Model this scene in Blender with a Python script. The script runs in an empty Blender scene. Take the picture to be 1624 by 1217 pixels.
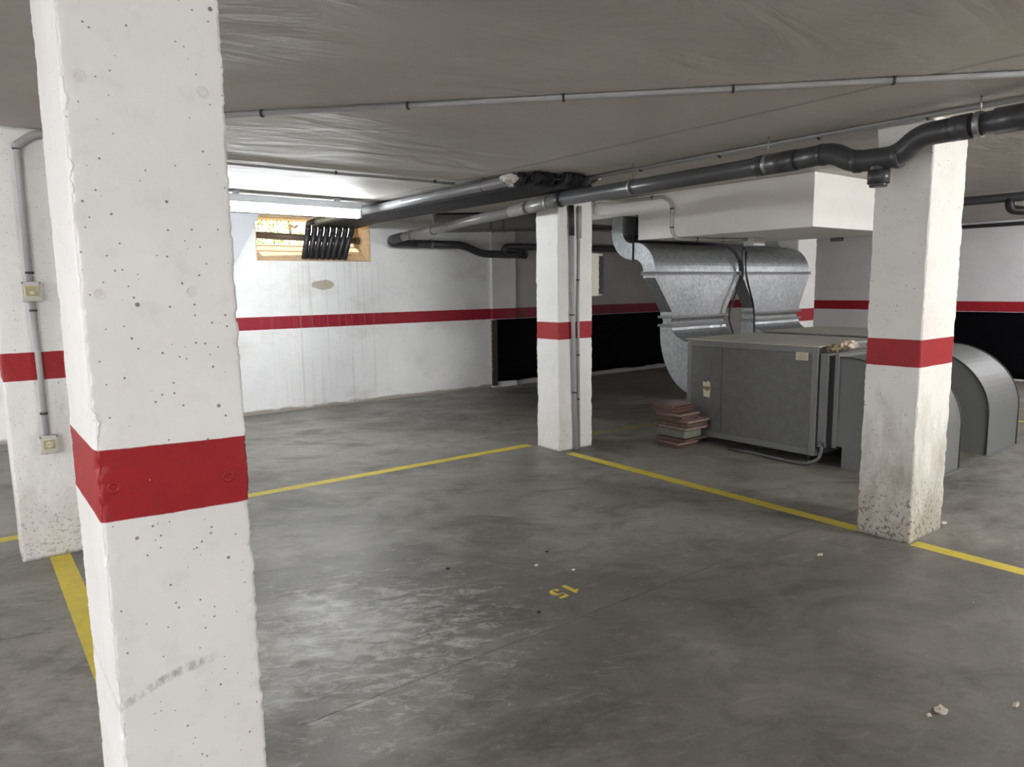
import bpy, bmesh, math, random
from mathutils import Vector, Matrix, noise
R = random.Random(7)
S = bpy.context.scene
COL = S.collection
PI = math.pi
CZ = 2.45            # ceiling height
ZT, ZB = 1.2133, 1.0539   # red band top / bottom
WALLY = 8.96         # face of the back wall
WALLX = 12.85        # face of the right wall

# ------------------------------------------------------------------ tagging
def tag(o, label=None, cat=None, group=None, kind=None):
    if label: o['label'] = label
    if cat: o['category'] = cat
    if group: o['group'] = group
    if kind: o['kind'] = kind
    return o

def empty(name, loc=(0, 0, 0), rz=0.0):
    o = bpy.data.objects.new(name, None)
    o.location = loc
    o.rotation_euler = (0, 0, rz)
    o.empty_display_size = 0.1
    COL.objects.link(o)
    return o

def copy_tree(o, parent=None):
    c = o.copy()
    COL.objects.link(c)
    if parent: c.parent = parent
    for ch in list(o.children):
        copy_tree(ch, c)
    return c

# ------------------------------------------------------------------ mesh helper
class MB:
    """collects shapes in world coordinates, links them as one mesh object"""
    def __init__(s):
        s.bm = bmesh.new()

    def box(s, x0, x1, y0, y1, z0, z1, rz=0.0, bev=0.0):
        c = Vector(((x0 + x1) / 2, (y0 + y1) / 2, (z0 + z1) / 2))
        d = Vector((abs(x1 - x0) / 2, abs(y1 - y0) / 2, abs(z1 - z0) / 2))
        M = Matrix.Rotation(rz, 3, 'Z')
        vs = []
        for sx in (-1, 1):
            for sy in (-1, 1):
                for sz in (-1, 1):
                    vs.append(s.bm.verts.new(c + M @ Vector((sx * d.x, sy * d.y, sz * d.z))))
        fs = []
        for q in ((0, 1, 3, 2), (4, 6, 7, 5), (0, 4, 5, 1), (2, 3, 7, 6), (0, 2, 6, 4), (1, 5, 7, 3)):
            fs.append(s.bm.faces.new([vs[i] for i in q]))
        if bev > 0:
            es = list({e for f in fs for e in f.edges})
            bmesh.ops.bevel(s.bm, geom=es, offset=bev, segments=2, profile=0.5, affect='EDGES')
        return s

    def prism(s, poly, a0, a1, axis='x', tapers=None):
        """extrude a closed 2-D polygon from a0 to a1 along an axis"""
        def P(p, a):
            if axis == 'x': return Vector((a, p[0], p[1]))
            if axis == 'y': return Vector((p[0], a, p[1]))
            return Vector((p[0], p[1], a))
        A = [s.bm.verts.new(P(p, a0)) for p in poly]
        B = [s.bm.verts.new(P(p, a1)) for p in poly]
        n = len(poly)
        s.bm.faces.new(A)
        s.bm.faces.new(B[::-1])
        for i in range(n):
            j = (i + 1) % n
            s.bm.faces.new((A[i], B[i], B[j], A[j]))
        return s

    def tube(s, pts, r, seg=14, cap=True, smoothen=0.0, n_arc=6):
        """round bar through points; bends rounded with radius smoothen; r may be a list"""
        pts = [Vector(p) for p in pts]
        rr = r if isinstance(r, (list, tuple)) else [r] * len(pts)
        path, rad = [pts[0]], [rr[0]]
        for i in range(1, len(pts) - 1):
            if smoothen <= 0:
                path.append(pts[i]); rad.append(rr[i]); continue
            a, b = (pts[i - 1] - pts[i]), (pts[i + 1] - pts[i])
            d = min(smoothen, a.length * .49, b.length * .49)
            p0, p2 = pts[i] + a.normalized() * d, pts[i] + b.normalized() * d
            for k in range(n_arc + 1):
                t = k / n_arc
                path.append(p0 * (1 - t) ** 2 + pts[i] * 2 * t * (1 - t) + p2 * t * t)
                rad.append(rr[i])
        path.append(pts[-1]); rad.append(rr[-1])
        rings = []
        up = None
        for i, p in enumerate(path):
            if i == 0: t = path[1] - p
            elif i == len(path) - 1: t = p - path[i - 1]
            else: t = (path[i + 1] - p).normalized() + (p - path[i - 1]).normalized()
            if t.length < 1e-9: t = Vector((0, 0, 1))
            t.normalize()
            if up is None:
                up = Vector((0, 0, 1)) if abs(t.z) < .9 else Vector((1, 0, 0))
            u = (up - t * up.dot(t))
            if u.length < 1e-6: u = t.orthogonal()
            u.normalize()
            v = t.cross(u)
            up = u
            rings.append([s.bm.verts.new(p + (u * math.cos(2 * PI * k / seg) + v * math.sin(2 * PI * k / seg)) * rad[i]) for k in range(seg)])
        for a, b in zip(rings, rings[1:]):
            for k in range(seg):
                l = (k + 1) % seg
                f = s.bm.faces.new((a[k], a[l], b[l], b[k]))
                f.smooth = True
        if cap:
            s.bm.faces.new(rings[0][::-1])
            s.bm.faces.new(rings[-1])
        return s

    def ring(s, p, d, r, w):
        """short sleeve / clamp around direction d"""
        d = Vector(d).normalized()
        p = Vector(p)
        return s.tube([p - d * w / 2, p + d * w / 2], r, seg=20)

    def lump(s, c, rx, ry, rz, seed, amp=.35, sub=3, freq=2.2):
        c = Vector(c)
        r = bmesh.ops.create_icosphere(s.bm, subdivisions=sub, radius=1.0)
        for v in r['verts']:
            q = v.co.copy()
            k = 1 + amp * noise.noise(q * freq + Vector((seed, seed * .7, 0))) + amp * .5 * noise.noise(q * freq * 2.7 + Vector((0, seed, 3)))
            v.co = c + Vector((q.x * rx * k, q.y * ry * k, q.z * rz * k))
        return s

    def quad(s, a, b, c, d):
        s.bm.faces.new([s.bm.verts.new(Vector(p)) for p in (a, b, c, d)])
        return s

    def build(s, name, m, parent=None, base=None, smooth=None):
        bmesh.ops.recalc_face_normals(s.bm, faces=s.bm.faces)
        if base is None:
            base = (0, 0, 0)
            if s.bm.verts:
                xs = [v.co for v in s.bm.verts]
                base = (sum(v.x for v in xs) / len(xs), sum(v.y for v in xs) / len(xs), min(v.z for v in xs))
        if parent is not None and parent.type == 'EMPTY':
            pm = Matrix.Translation(parent.location) @ parent.rotation_euler.to_matrix().to_4x4()
        elif parent is not None:
            pm = Matrix.Translation(WB.get(parent.name, Vector()))
        else:
            pm = Matrix.Identity(4)
        b = Vector(base)
        for v in s.bm.verts: v.co -= b
        if smooth is not None:
            for f in s.bm.faces: f.smooth = smooth
        me = bpy.data.meshes.new(name)
        s.bm.to_mesh(me)
        s.bm.free()
        me.materials.append(m)
        o = bpy.data.objects.new(name, me)
        COL.objects.link(o)
        WB[o.name] = b
        if parent is not None:
            o.parent = parent
            o.matrix_local = pm.inverted() @ Matrix.Translation(b)
        else:
            o.location = b
        return o
WB = {}

def arc(cy, cz, ry, rz, a0, a1, n=12):
    return [(cy + ry * math.cos(math.radians(a0 + (a1 - a0) * i / n)), cz + rz * math.sin(math.radians(a0 + (a1 - a0) * i / n))) for i in range(n + 1)]

# ------------------------------------------------------------------ material helper
def lin(r, g, b):
    f = lambda c: (c / 255 / 12.92) if c / 255 <= .04045 else ((c / 255 + .055) / 1.055) ** 2.4
    return (f(r), f(g), f(b), 1.0)

class G:
    def __init__(s, name, rough=.6, metal=0.0, spec=.5):
        s.m = bpy.data.materials.new(name)
        s.m.use_nodes = True
        s.nt = s.m.node_tree
        s.nt.nodes.clear()
        s.out = s.nt.nodes.new('ShaderNodeOutputMaterial')
        s.b = s.nt.nodes.new('ShaderNodeBsdfPrincipled')
        s.nt.links.new(s.b.outputs[0], s.out.inputs[0])
        s.b.inputs['Roughness'].default_value = rough
        s.b.inputs['Metallic'].default_value = metal
        s.b.inputs['Specular IOR Level'].default_value = spec
    def n(s, t, ins=None, **pr):
        nd = s.nt.nodes.new('ShaderNode' + t)
        for k, v in pr.items(): setattr(nd, k, v)
        for k, v in (ins or {}).items(): s.put(nd.inputs[k], v)
        return nd
    def put(s, sock, v):
        if isinstance(v, bpy.types.NodeSocket): s.nt.links.new(v, sock)
        else: sock.default_value = v
    def set(s, k, v): s.put(s.b.inputs[k], v)
    def m_(s, op, a, b=0.0, c=0.0, clamp=False):
        nd = s.n('Math', operation=op, use_clamp=clamp)
        s.put(nd.inputs[0], a); s.put(nd.inputs[1], b)
        if op in ('MULTIPLY_ADD', 'SMOOTH_MIN', 'SMOOTH_MAX', 'COMPARE'): s.put(nd.inputs[2], c)
        return nd.outputs[0]
    def noise(s, vec, scale, detail=4.0, rough=.5, dist=0.0):
        return s.n('TexNoise', {'Vector': vec, 'Scale': scale, 'Detail': detail, 'Roughness': rough, 'Distortion': dist}).outputs[0]
    def mix(s, f, a, b):
        nd = s.n('Mix', data_type='RGBA')
        s.put(nd.inputs[0], f); s.put(nd.inputs[6], a); s.put(nd.inputs[7], b)
        return nd.outputs[2]
    def rng(s, v, a, b, c=0.0, d=1.0):
        return s.n('MapRange', {0: v, 1: a, 2: b, 3: c, 4: d}, clamp=True).outputs[0]
    def pos(s):
        g = s.n('NewGeometry').outputs['Position']
        x = s.n('SeparateXYZ', {0: g})
        return g, x.outputs[0], x.outputs[1], x.outputs[2]
    def scaled(s, vec, sc, loc=(0, 0, 0), rot=(0, 0, 0)):
        return s.n('Mapping', {'Vector': vec, 'Scale': sc, 'Location': loc, 'Rotation': rot}).outputs[0]
    def bump(s, h, strength=.3, dist=.01):
        s.set('Normal', s.n('Bump', {'Height': h, 'Strength': strength, 'Distance': dist}).outputs[0])
    def band(s, v, lo, hi, soft=.002):
        return s.m_('MULTIPLY', s.rng(v, lo - soft, lo + soft), s.rng(v, hi - soft, hi + soft, 1, 0))

def plain(name, col, rough=.5, metal=0.0, var=.12, scale=8.0, bump=0.0, spec=.5, rv=.02):
    g = G(name, rough, metal, spec)
    p = g.pos()[0]
    f = g.noise(p, scale, 5, .6)
    f2 = g.noise(p, scale * 7, 3, .6)
    k = g.m_('MULTIPLY_ADD', f, .7, g.m_('MULTIPLY', f2, .3))
    lo = tuple(c * (1 - var) for c in col[:3]) + (1,)
    hi = tuple(min(1, c * (1 + var)) for c in col[:3]) + (1,)
    g.set('Base Color', g.mix(g.rng(k, .3, .7), lo, hi))
    g.set('Roughness', g.rng(f, .3, .7, max(.05, rough - rv), min(1, rough + rv)))
    if bump: g.bump(g.m_('ADD', f2, f), bump, .005)
    return g.m

RED = (.34, .0035, .0095, 1)

def paint_mat(name, white=(.80, .80, .78, 1), pits=1.0, grime=0.0, tilt=(0, 0, 0), band=True, extra=None, red=RED):
    """painted concrete with blow holes, scuffs and the red band"""
    g = G(name, .55)
    p, x, y, z = g.pos()
    n1 = g.noise(p, 2.2, 6, .6)
    n2 = g.noise(p, 14, 5, .6)
    n3 = g.noise(p, 90, 3, .6)
    col = g.mix(g.rng(n1, .35, .7), white, tuple(c * .90 for c in white[:3]) + (1,))
    col = g.mix(g.m_('MULTIPLY', g.rng(n2, .56, .74), .16), col, (.42, .41, .37, 1))
    # scuffs / dirt patches that reach up unevenly
    if grime:
        d = g.noise(g.scaled(p, (7, 7, 3)), 1.0, 7, .72)
        zz = g.m_('MULTIPLY_ADD', d, 1.2, g.m_('MULTIPLY', z, -.62))
        col = g.mix(g.m_('MULTIPLY', g.rng(zz, .05, .55), grime), col, (.36, .335, .28, 1))
        sp = g.noise(p, 42, 5, .78)
        sm = g.m_('MULTIPLY', g.rng(g.m_('MULTIPLY_ADD', g.rng(z, 0, .5), -.07, sp), .53, .57), g.rng(g.m_('MULTIPLY_ADD', n1, .5, z), .75, .45, 0, 1))
        sm = g.m_('MULTIPLY', sm, min(1, grime * 1.2))
        col = g.mix(sm, col, (.12, .10, .08, 1))
    # blow holes
    vo = g.n('TexVoronoi', {'Vector': p, 'Scale': 26.0, 'Randomness': 1.0})
    rad = g.n('SeparateColor', {0: vo.outputs['Color']})
    thr = g.rng(rad.outputs[0], .70, 1.0, -.02, .155)
    hole = g.rng(g.m_('SUBTRACT', thr, vo.outputs['Distance']), 0, .03)
    vo2 = g.n('TexVoronoi', {'Vector': p, 'Scale': 70.0, 'Randomness': 1.0})
    rad2 = g.n('SeparateColor', {0: vo2.outputs['Color']})
    hole2 = g.rng(g.m_('SUBTRACT', g.rng(rad2.outputs[1], .80, 1.0, -.03, .20), vo2.outputs['Distance']), 0, .03)
    hl = g.m_('MULTIPLY', g.m_('MAXIMUM', hole, hole2), pits, clamp=True)
    zt = g.m_('MULTIPLY_ADD', x, tilt[0], g.m_('MULTIPLY_ADD', y, tilt[1], g.m_('ADD', z, tilt[2])))
    zt = g.m_('MULTIPLY_ADD', g.m_('SUBTRACT', n2, .5), .006, zt)
    if band:
        rb = g.band(zt, ZB, ZT, .0012)
        chipn = g.rng(g.noise(p, 38, 4, .7), .70, .74, 1, .25)
        rc = g.mix(g.rng(n2, .3, .7), red, tuple(c * .82 for c in red[:3]) + (1,))
        col = g.mix(g.m_('MULTIPLY', rb, chipn), col, rc)
    h = g.m_('MULTIPLY_ADD', n3, .25, g.m_('MULTIPLY_ADD', n2, .6, g.m_('MULTIPLY', hl, -1.6)))
    if extra: col, h = extra(g, p, x, y, z, col, h)
    col = g.mix(g.m_('MULTIPLY', hl, .75), col, (.07, .065, .06, 1))
    g.set('Base Color', col)
    g.bump(h, .45, .008)
    return g.m

def near_extra(g, p, x, y, z, col, h):
    # filled tie holes (round plugs) and a tyre scuff on the near pillar
    for (px, pz) in ((.235, 1.981), (.471, 1.983), (.236, 1.546), (.418, 1.547), (.231, 1.127), (.472, 1.11)):
        d = g.n('VectorMath', {0: p, 1: (px, 1.729, pz)}, operation='DISTANCE').outputs['Value']
        ring = g.band(d, .0085, .0125, .0015)
        h = g.m_('MULTIPLY_ADD', ring, .9, h)
        if pz > 1.3: col = g.mix(g.m_('MULTIPLY', g.rng(d, .0095, .008), .18), col, (.35, .34, .31, 1))
    # scuff: a shallow arc
    u = g.m_('SUBTRACT', x, .32)
    zc = g.m_('MULTIPLY_ADD', u, .24, g.m_('MULTIPLY_ADD', g.m_('MULTIPLY', u, u), -1.2, .665))
    dz = g.m_('ABSOLUTE', g.m_('SUBTRACT', z, zc))
    nn = g.noise(g.scaled(p, (60, 60, 25)), 1.0, 5, .75)
    m = g.m_('MULTIPLY', g.rng(dz, .006, .014, 1, 0), g.band(u, -.115, .085, .02))
    m = g.m_('MULTIPLY', m, g.rng(nn, .40, .62))
    col = g.mix(g.m_('MULTIPLY', m, .65), col, (.20, .19, .18, 1))
    n5 = g.noise(g.scaled(p, (9, 9, 14)), 1.0, 5, .7)
    m2 = g.m_('MULTIPLY', g.rng(n5, .60, .75), g.band(z, .35, .62, .1))
    col = g.mix(g.m_('MULTIPLY', m2, .35), col, (.40, .37, .34, 1))
    return col, h

def back_extra(g, p, x, y, z, col, h):
    # water runs below the window, a brown damp patch and blotches
    st = g.noise(g.scaled(p, (16, 1, .35)), 1.0, 3, .55)
    st2 = g.noise(g.scaled(p, (48, 1, .25)), 1.0, 2, .5)
    xm = g.m_('MULTIPLY', g.rng(x, 2.9, 3.4), g.rng(x, 4.3, 4.9, 1, 0))
    a = g.m_('MULTIPLY', g.m_('MAXIMUM', g.rng(st, .56, .66), g.rng(st2, .60, .68)), xm)
    a = g.m_('MULTIPLY', a, g.rng(z, 1.95, 1.88))
    col = g.mix(g.m_('MULTIPLY', a, .30), col, (.40, .35, .26, 1))
    dx = g.m_('DIVIDE', g.m_('SUBTRACT', x, 3.78), .17)
    dz = g.m_('DIVIDE', g.m_('SUBTRACT', z, 1.60), .065)
    dd = g.m_('MULTIPLY_ADD', dx, dx, g.m_('MULTIPLY', dz, dz))
    dd = g.m_('ADD', dd, g.m_('MULTIPLY', g.m_('SUBTRACT', g.noise(p, 14, 4, .6), .5), 1.6))
    col = g.mix(g.rng(dd, 1.0, .8, 0, .8), col, (.34, .28, .19, 1))
    bl = g.noise(g.scaled(p, (.8, 1, 1.5)), 1.6, 6, .65)
    nb = g.m_('SUBTRACT', 1.0, g.band(z, ZB, ZT, .002))
    col = g.mix(g.m_('MULTIPLY', g.m_('MULTIPLY', g.rng(bl, .54, .70), .40), nb), col, (.50, .47, .40, 1))
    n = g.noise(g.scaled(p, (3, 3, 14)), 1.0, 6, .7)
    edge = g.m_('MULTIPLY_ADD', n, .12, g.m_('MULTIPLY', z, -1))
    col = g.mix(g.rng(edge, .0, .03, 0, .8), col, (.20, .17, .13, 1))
    return col, h

M = {}
M['pillar_near'] = paint_mat('near_pillar_paint', pits=1.0, tilt=(.030, 0, -.006), extra=near_extra)
M['pillar'] = paint_mat('pillar_paint', pits=.8, grime=.45)
M['pillar_clean'] = paint_mat('clean_pillar_paint', pits=1.0, grime=.16)
M['pillar_grimy'] = paint_mat('grimy_pillar_paint', pits=.9, grime=.95, white=(.78, .77, .73, 1))
M['wall_back'] = paint_mat('back_wall_paint', pits=.25, extra=back_extra, white=(.80, .81, .80, 1), red=(.30, .007, .022, 1))
M['wall'] = paint_mat('wall_paint', pits=.2, white=(.80, .795, .81, 1), red=(.40, .008, .02, 1))
M['pilaster'] = paint_mat('pilaster_paint', pits=.2, white=(.72, .72, .70, 1), red=(.30, .012, .03, 1))
M['soffit'] = plain('soffit_plaster', (.82, .81, .78, 1), .7, 0, .04, 2, .12)

M['flank'] = plain('shaded_stair_flank_plaster', (.50, .52, .55, 1), .7, 0, .06, 3, .15)  # weaker light on the flank painted in as bluish grey
M['wall_far'] = paint_mat('shaded_grey_wall_paint', pits=.2, white=(.40, .39, .375, 1), red=(.20, .008, .018, 1))  # grey far stretch, its gloom put into both the white and the red

def floor_mat():
    g = G('stained_concrete_floor', .5)
    p, x, y, z = g.pos()
    rot = g.scaled(p, (1, 1, 1), rot=(0, 0, .5))
    n1 = g.noise(p, .5, 7, .62, .5)
    n2 = g.noise(g.scaled(rot, (1, 1.7, 1)), 1.5, 10, .66, .8)
    n3 = g.noise(g.scaled(rot, (1, 2.4, 1)), 7, 9, .74, .6)
    n4 = g.noise(p, 48, 5, .75)
    n5 = g.noise(g.scaled(p, (1, 1, 1), loc=(7, 3, 0)), 3.2, 9, .72, .4)
    base = g.mix(g.rng(n1, .38, .62), (.125, .115, .100, 1), (.225, .212, .188, 1))
    base = g.mix(g.m_('MULTIPLY', g.rng(n2, .50, .66), .72), base, (.070, .064, .056, 1))
    lt = g.noise(g.scaled(p, (1, 1, 1), loc=(3, 1, 0)), 1.1, 10, .70, .8)
    base = g.mix(g.m_('MULTIPLY', g.rng(lt, .50, .68), .60), base, (.33, .312, .28, 1))
    base = g.mix(g.m_('MULTIPLY', g.rng(n5, .53, .66), .55), base, (.075, .068, .060, 1))
    base = g.mix(g.m_('MULTIPLY', g.rng(n3, .54, .70), .55), base, (.38, .365, .335, 1))
    base = g.mix(g.m_('MULTIPLY', g.rng(n3, .46, .36), .40), base, (.060, .054, .048, 1))
    base = g.mix(g.m_('MULTIPLY', g.rng(n4, .55, .72), .40), base, (.055, .05, .045, 1))
    base = g.mix(g.m_('MULTIPLY', g.rng(n4, .42, .30), .35), base, (.34, .33, .30, 1))
    # broad darker patch in the near part of the bay, with a ragged outline
    ov = g.n('VectorMath', {0: g.scaled(p, (1, 1, 1), loc=(-2.9, -1.0, 0)), 1: (0, 0, 0)}, operation='DISTANCE').outputs['Value']
    ov = g.m_('MULTIPLY_ADD', g.m_('SUBTRACT', n5, .5), 1.6, g.m_('MULTIPLY_ADD', g.m_('SUBTRACT', n1, .5), 2.5, ov))
    base = g.mix(g.rng(ov, .8, 1.9, .42, 0), base, (.060, .055, .050, 1))
    # lamp sheen on scratches, painted as a pale scatter close to the near pillar
    dv = g.n('VectorMath', {0: p, 1: (1.25, 2.9, 0)}, operation='DISTANCE').outputs['Value']
    wn = g.noise(g.scaled(rot, (1, 2.0, 1), loc=(5, 2, 0)), 7.5, 12, .80, .6)
    wm = g.m_('MULTIPLY', g.rng(g.m_('MULTIPLY_ADD', g.rng(dv, .2, 1.5, .10, -.12), 1.0, wn), .53, .66), g.rng(dv, .7, 1.7, 1, 0))
    base = g.mix(g.m_('MULTIPLY', wm, .52), base, (.62, .60, .57, 1))
    # saw-cut joint
    wob = g.noise(p, 1.2, 2, .5)
    jy = g.m_('MULTIPLY_ADD', g.m_('SUBTRACT', wob, .5), .10, 2.36)
    wob2 = g.noise(p, 40, 3, .6)
    jd = g.m_('ABSOLUTE', g.m_('SUBTRACT', y, jy))
    jm = g.rng(g.m_('MULTIPLY_ADD', wob2, .006, jd), .003, .008, 1, 0)
    jm = g.m_('MULTIPLY', jm, g.rng(g.noise(p, 2.1, 2, .5), .36, .46))
    base = g.mix(g.m_('MULTIPLY', jm, .8), base, (.035, .03, .025, 1))
    # tiny pale specks
    vo = g.n('TexVoronoi', {'Vector': p, 'Scale': 9.0, 'Randomness': 1.0})
    cs = g.n('SeparateColor', {0: vo.outputs['Color']})
    sp = g.rng(g.m_('SUBTRACT', g.rng(cs.outputs[0], .8, 1, -.01, .055), vo.outputs['Distance']), 0, .008)
    base = g.mix(g.m_('MULTIPLY', sp, .6), base, (.55, .53, .50, 1))
    g.set('Base Color', base)
    g.set('Roughness', g.rng(g.m_('MULTIPLY_ADD', n3, .5, g.m_('MULTIPLY', n2, .5)), .35, .65, .34, .62))
    hh = g.m_('MULTIPLY_ADD', n3, .6, g.m_('MULTIPLY_ADD', n4, .25, g.m_('MULTIPLY', jm, -1.0)))
    g.bump(hh, .30, .006)
    return g.m
M['floor'] = floor_mat()

def ceil_mat():
    g = G('plastered_ceiling', .6)
    p, x, y, z = g.pos()
    n1 = g.noise(p, .7, 5, .6, .3)
    col = g.mix(g.rng(n1, .35, .65), (.58, .555, .52, 1), (.51, .485, .455, 1))
    n2 = g.noise(g.scaled(p, (.7, 2.2, 1)), 1.3, 5, .55, .8)
    n3 = g.noise(p, 30, 4, .6)
    wob = g.noise(p, 3, 3, .5)
    d = g.m_('ABSOLUTE', g.m_('SUBTRACT', x, g.m_('MULTIPLY_ADD', wob, .03, 3.49)))
    beam_line = g.rng(d, .004, .03, 1, 0)  # soft shadow line along a rounded beam edge, painted into the ceiling
    col = g.mix(g.m_('MULTIPLY', beam_line, .45), col, (.16, .15, .14, 1))
    g.set('Base Color', col)
    g.bump(g.m_('MULTIPLY_ADD', n2, 1.0, g.m_('MULTIPLY_ADD', n3, .02, g.m_('MULTIPLY', beam_line, -.1))), .55, .05)
    return g.m
M['ceiling'] = ceil_mat()

def yellow_mat():
    g = G('worn_yellow_line_paint', .55)
    p = g.pos()[0]
    n = g.noise(p, 9, 7, .7)
    n2 = g.noise(p, 60, 4, .7)
    k = g.rng(g.m_('MULTIPLY_ADD', n2, .35, g.m_('MULTIPLY', n, .65)), .42, .66)
    g.set('Base Color', g.mix(g.m_('MULTIPLY', k, .55), (.60, .47, .035, 1), (.30, .25, .09, 1)))
    g.bump(n2, .2, .004)
    return g.m
M['yellow'] = yellow_mat()
M['yellow_faded'] = plain('faded_yellow_line_paint', (.30, .25, .07, 1), .6, 0, .3, 9)

def galv_mat(name, base=(.36, .38, .385), rough=.42, metal=.75):
    g = G(name, rough, metal)
    p, x, y, z = g.pos()
    vo = g.n('TexVoronoi', {'Vector': g.scaled(p, (1, 1, .6)), 'Scale': 70.0}, feature='F1')
    c = g.n('SeparateColor', {0: vo.outputs['Color']})
    n1 = g.noise(p, 2.5, 5, .6)
    n2 = g.noise(p, 25, 5, .7)
    k = g.m_('MULTIPLY_ADD', c.outputs[0], .35, g.m_('MULTIPLY_ADD', n1, .35, g.m_('MULTIPLY', n2, .45)))
    g.set('Base Color', g.mix(g.rng(k, .3, .85), tuple(b * .62 for b in base) + (1,), tuple(base) + (1,)))
    g.set('Roughness', g.rng(k, .3, .85, rough + .12, rough - .08))
    g.bump(g.m_('MULTIPLY_ADD', n1, 1.5, g.m_('MULTIPLY', n2, .1)), .25, .012)
    return g.m
M['galv'] = galv_mat('spangled_galvanised_steel')
M['galv_dark'] = galv_mat('dull_galvanised_steel', (.36, .37, .37), .45, .8)
M['dark_duct'] = plain('dull_dark_duct_sheet', (.10, .10, .098, 1), .55, .2, .1, 2)
M['ahu'] = plain('weathered_grey_sheet_panel', (.125, .127, .120, 1), .48, .15, .16, 14, .06)
M['ahu_frame'] = plain('grey_aluminium_profile', (.185, .19, .187, 1), .42, .3, .06, 8)
M['hood'] = plain('grey_painted_sheet_steel', (.155, .16, .157, 1), .55, 0, .07, 3, .05, .4)
M['hood_edge'] = plain('dark_seam_edge', (.05, .052, .052, 1), .5, .3)
M['dust_top'] = plain('dusty_sheet_top', (.40, .385, .34, 1), .7, .1, .1, 3)
M['pvc'] = plain('dark_grey_drain_plastic', (.050, .051, .056, 1), .34, 0, .06, 2)
M['pvc_light'] = plain('mid_grey_drain_plastic', (.075, .077, .081, 1), .32, 0, .06, 2)
M['pvc_pale'] = plain('pale_grey_drain_plastic', (.22, .215, .21, 1), .32, 0, .06, 2)
M['black_pipe'] = plain('black_drain_plastic', (.020, .020, .023, 1), .42, 0, .1, 3)
M['silver_pipe'] = plain('silver_grey_pipe', (.30, .31, .32, 1), .30, .2, .06, 3)
M['conduit'] = plain('grey_conduit_plastic', (.34, .34, .345, 1), .45, 0, .08, 10)
M['conduit_pale'] = plain('cream_conduit_plastic', (.42, .40, .36, 1), .5, 0, .1, 10)
M['bundle'] = plain('black_glossy_bundle_pipe', (.020, .020, .024, 1), .46, 0, .1, 2, 0, .25)
M['clip'] = plain('black_clip', (.03, .03, .03, 1), .5)
M['clamp'] = plain('zinc_clamp', (.30, .30, .29, 1), .4, .6)
M['cream'] = plain('cream_plastic_box', (.56, .54, .45, 1), .45, 0, .06, 20)
M['cream_dark'] = plain('yellowed_clear_lid', (.40, .35, .18, 1), .3, 0, .2, 40)
M['grey_box'] = plain('light_grey_plastic_box', (.50, .50, .48, 1), .5, 0, .06, 20)
M['black_cloth'] = plain('black_rubber_cloth', (.018, .018, .020, 1), .7, 0, .3, 20, .3)
M['membrane'] = plain('black_membrane_sheet', (.0022, .0024, .0036, 1), .8, 0, .35, 3, .25, .08)
M['membrane_edge'] = plain('dark_brown_sheet_edge', (.045, .04, .035, 1), .7, 0, .3, 6)
M['foam_yellow'] = plain('yellow_expanding_foam', (.35, .26, .09, 1), .8, 0, .3, 30, .4)
M['tile'] = plain('brown_ceramic_tile', (.095, .058, .045, 1), .5, 0, .3, 14, .25)
M['tile_face'] = plain('reddish_brown_ceramic_tile', (.115, .064, .052, 1), .38, 0, .2, 10, .1)
M['tile_pale'] = plain('broken_tile_edge', (.27, .20, .165, 1), .8, 0, .3, 30, .5)
M['package'] = plain('grey_green_wrap', (.135, .15, .115, 1), .7, 0, .25, 18, .4)
M['paper'] = plain('aged_paper', (.55, .52, .40, 1), .7, 0, .1, 30)
M['ink'] = plain('faded_print', (.22, .21, .16, 1), .7)
M['brown_tape'] = plain('brown_tape', (.20, .15, .085, 1), .5, 0, .2, 30)
M['foil'] = plain('crumpled_foil_paper', (.62, .52, .42, 1), .35, .35, .25, 30, .5)
M['plaster_lump'] = plain('white_plaster_lump', (.70, .68, .63, 1), .8, 0, .12, 30, .4)
M['stone'] = plain('ochre_plaster_reveal', (.64, .48, .31, 1), .8, 0, .22, 14, .4)
M['wire'] = plain('dark_wire', (.03, .03, .028, 1), .5, .5)
M['rusty'] = plain('brown_grey_pipe', (.10, .075, .055, 1), .5, 0, .25, 10)
M['leaf'] = plain('bright_green_leaves', (.18, .34, .05, 1), .5, 0, .4, 6)
M['soil'] = plain('pale_gravel', (.45, .40, .30, 1), .9, 0, .2, 12, .4)
M['chip'] = plain('plaster_chip', (.50, .45, .37, 1), .9, 0, .2, 40, .3)
M['dark_chip'] = plain('dark_grit', (.03, .028, .025, 1), .9, 0, .2, 40, .3)
M['batten'] = plain('white_lamp_housing', (.62, .66, .70, 1), .4, 0, .04, 5)

def lamp_mat(name, col, strength):
    g = G(name)
    e = g.n('Emission', {0: col, 1: strength})
    g.nt.links.new(e.outputs[0], g.out.inputs[0])
    return g.m

# ------------------------------------------------------------------ room shell
MB().box(-6.2, 13.3, -7.2, 9.4, -.25, 0).build('floor', M['floor'])['kind'] = 'structure'
cb = MB(); cb.box(-6.2, 13.3, -7.2, 9.46, CZ, CZ + .3)
cb.build('ceiling', M['ceiling'])['kind'] = 'structure'
wb = MB()
WX0, WX1, WZ0 = 2.945, 4.48, 1.902        # window niche
wb.box(-6.2, WX0, WALLY, WALLY + .5, 0, CZ)
wb.box(WX1, 6.9, WALLY, WALLY + .5, 0, CZ)
wb.box(WX0, WX1, WALLY, WALLY + .5, 0, WZ0)
wb.build('wall_back', M['wall_back'])['kind'] = 'structure'
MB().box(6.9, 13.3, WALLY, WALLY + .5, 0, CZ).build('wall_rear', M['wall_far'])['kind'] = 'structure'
MB().box(WALLX, WALLX + .4, -7.2, WALLY, 0, CZ).build('wall_right', M['wall'])['kind'] = 'structure'
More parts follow.
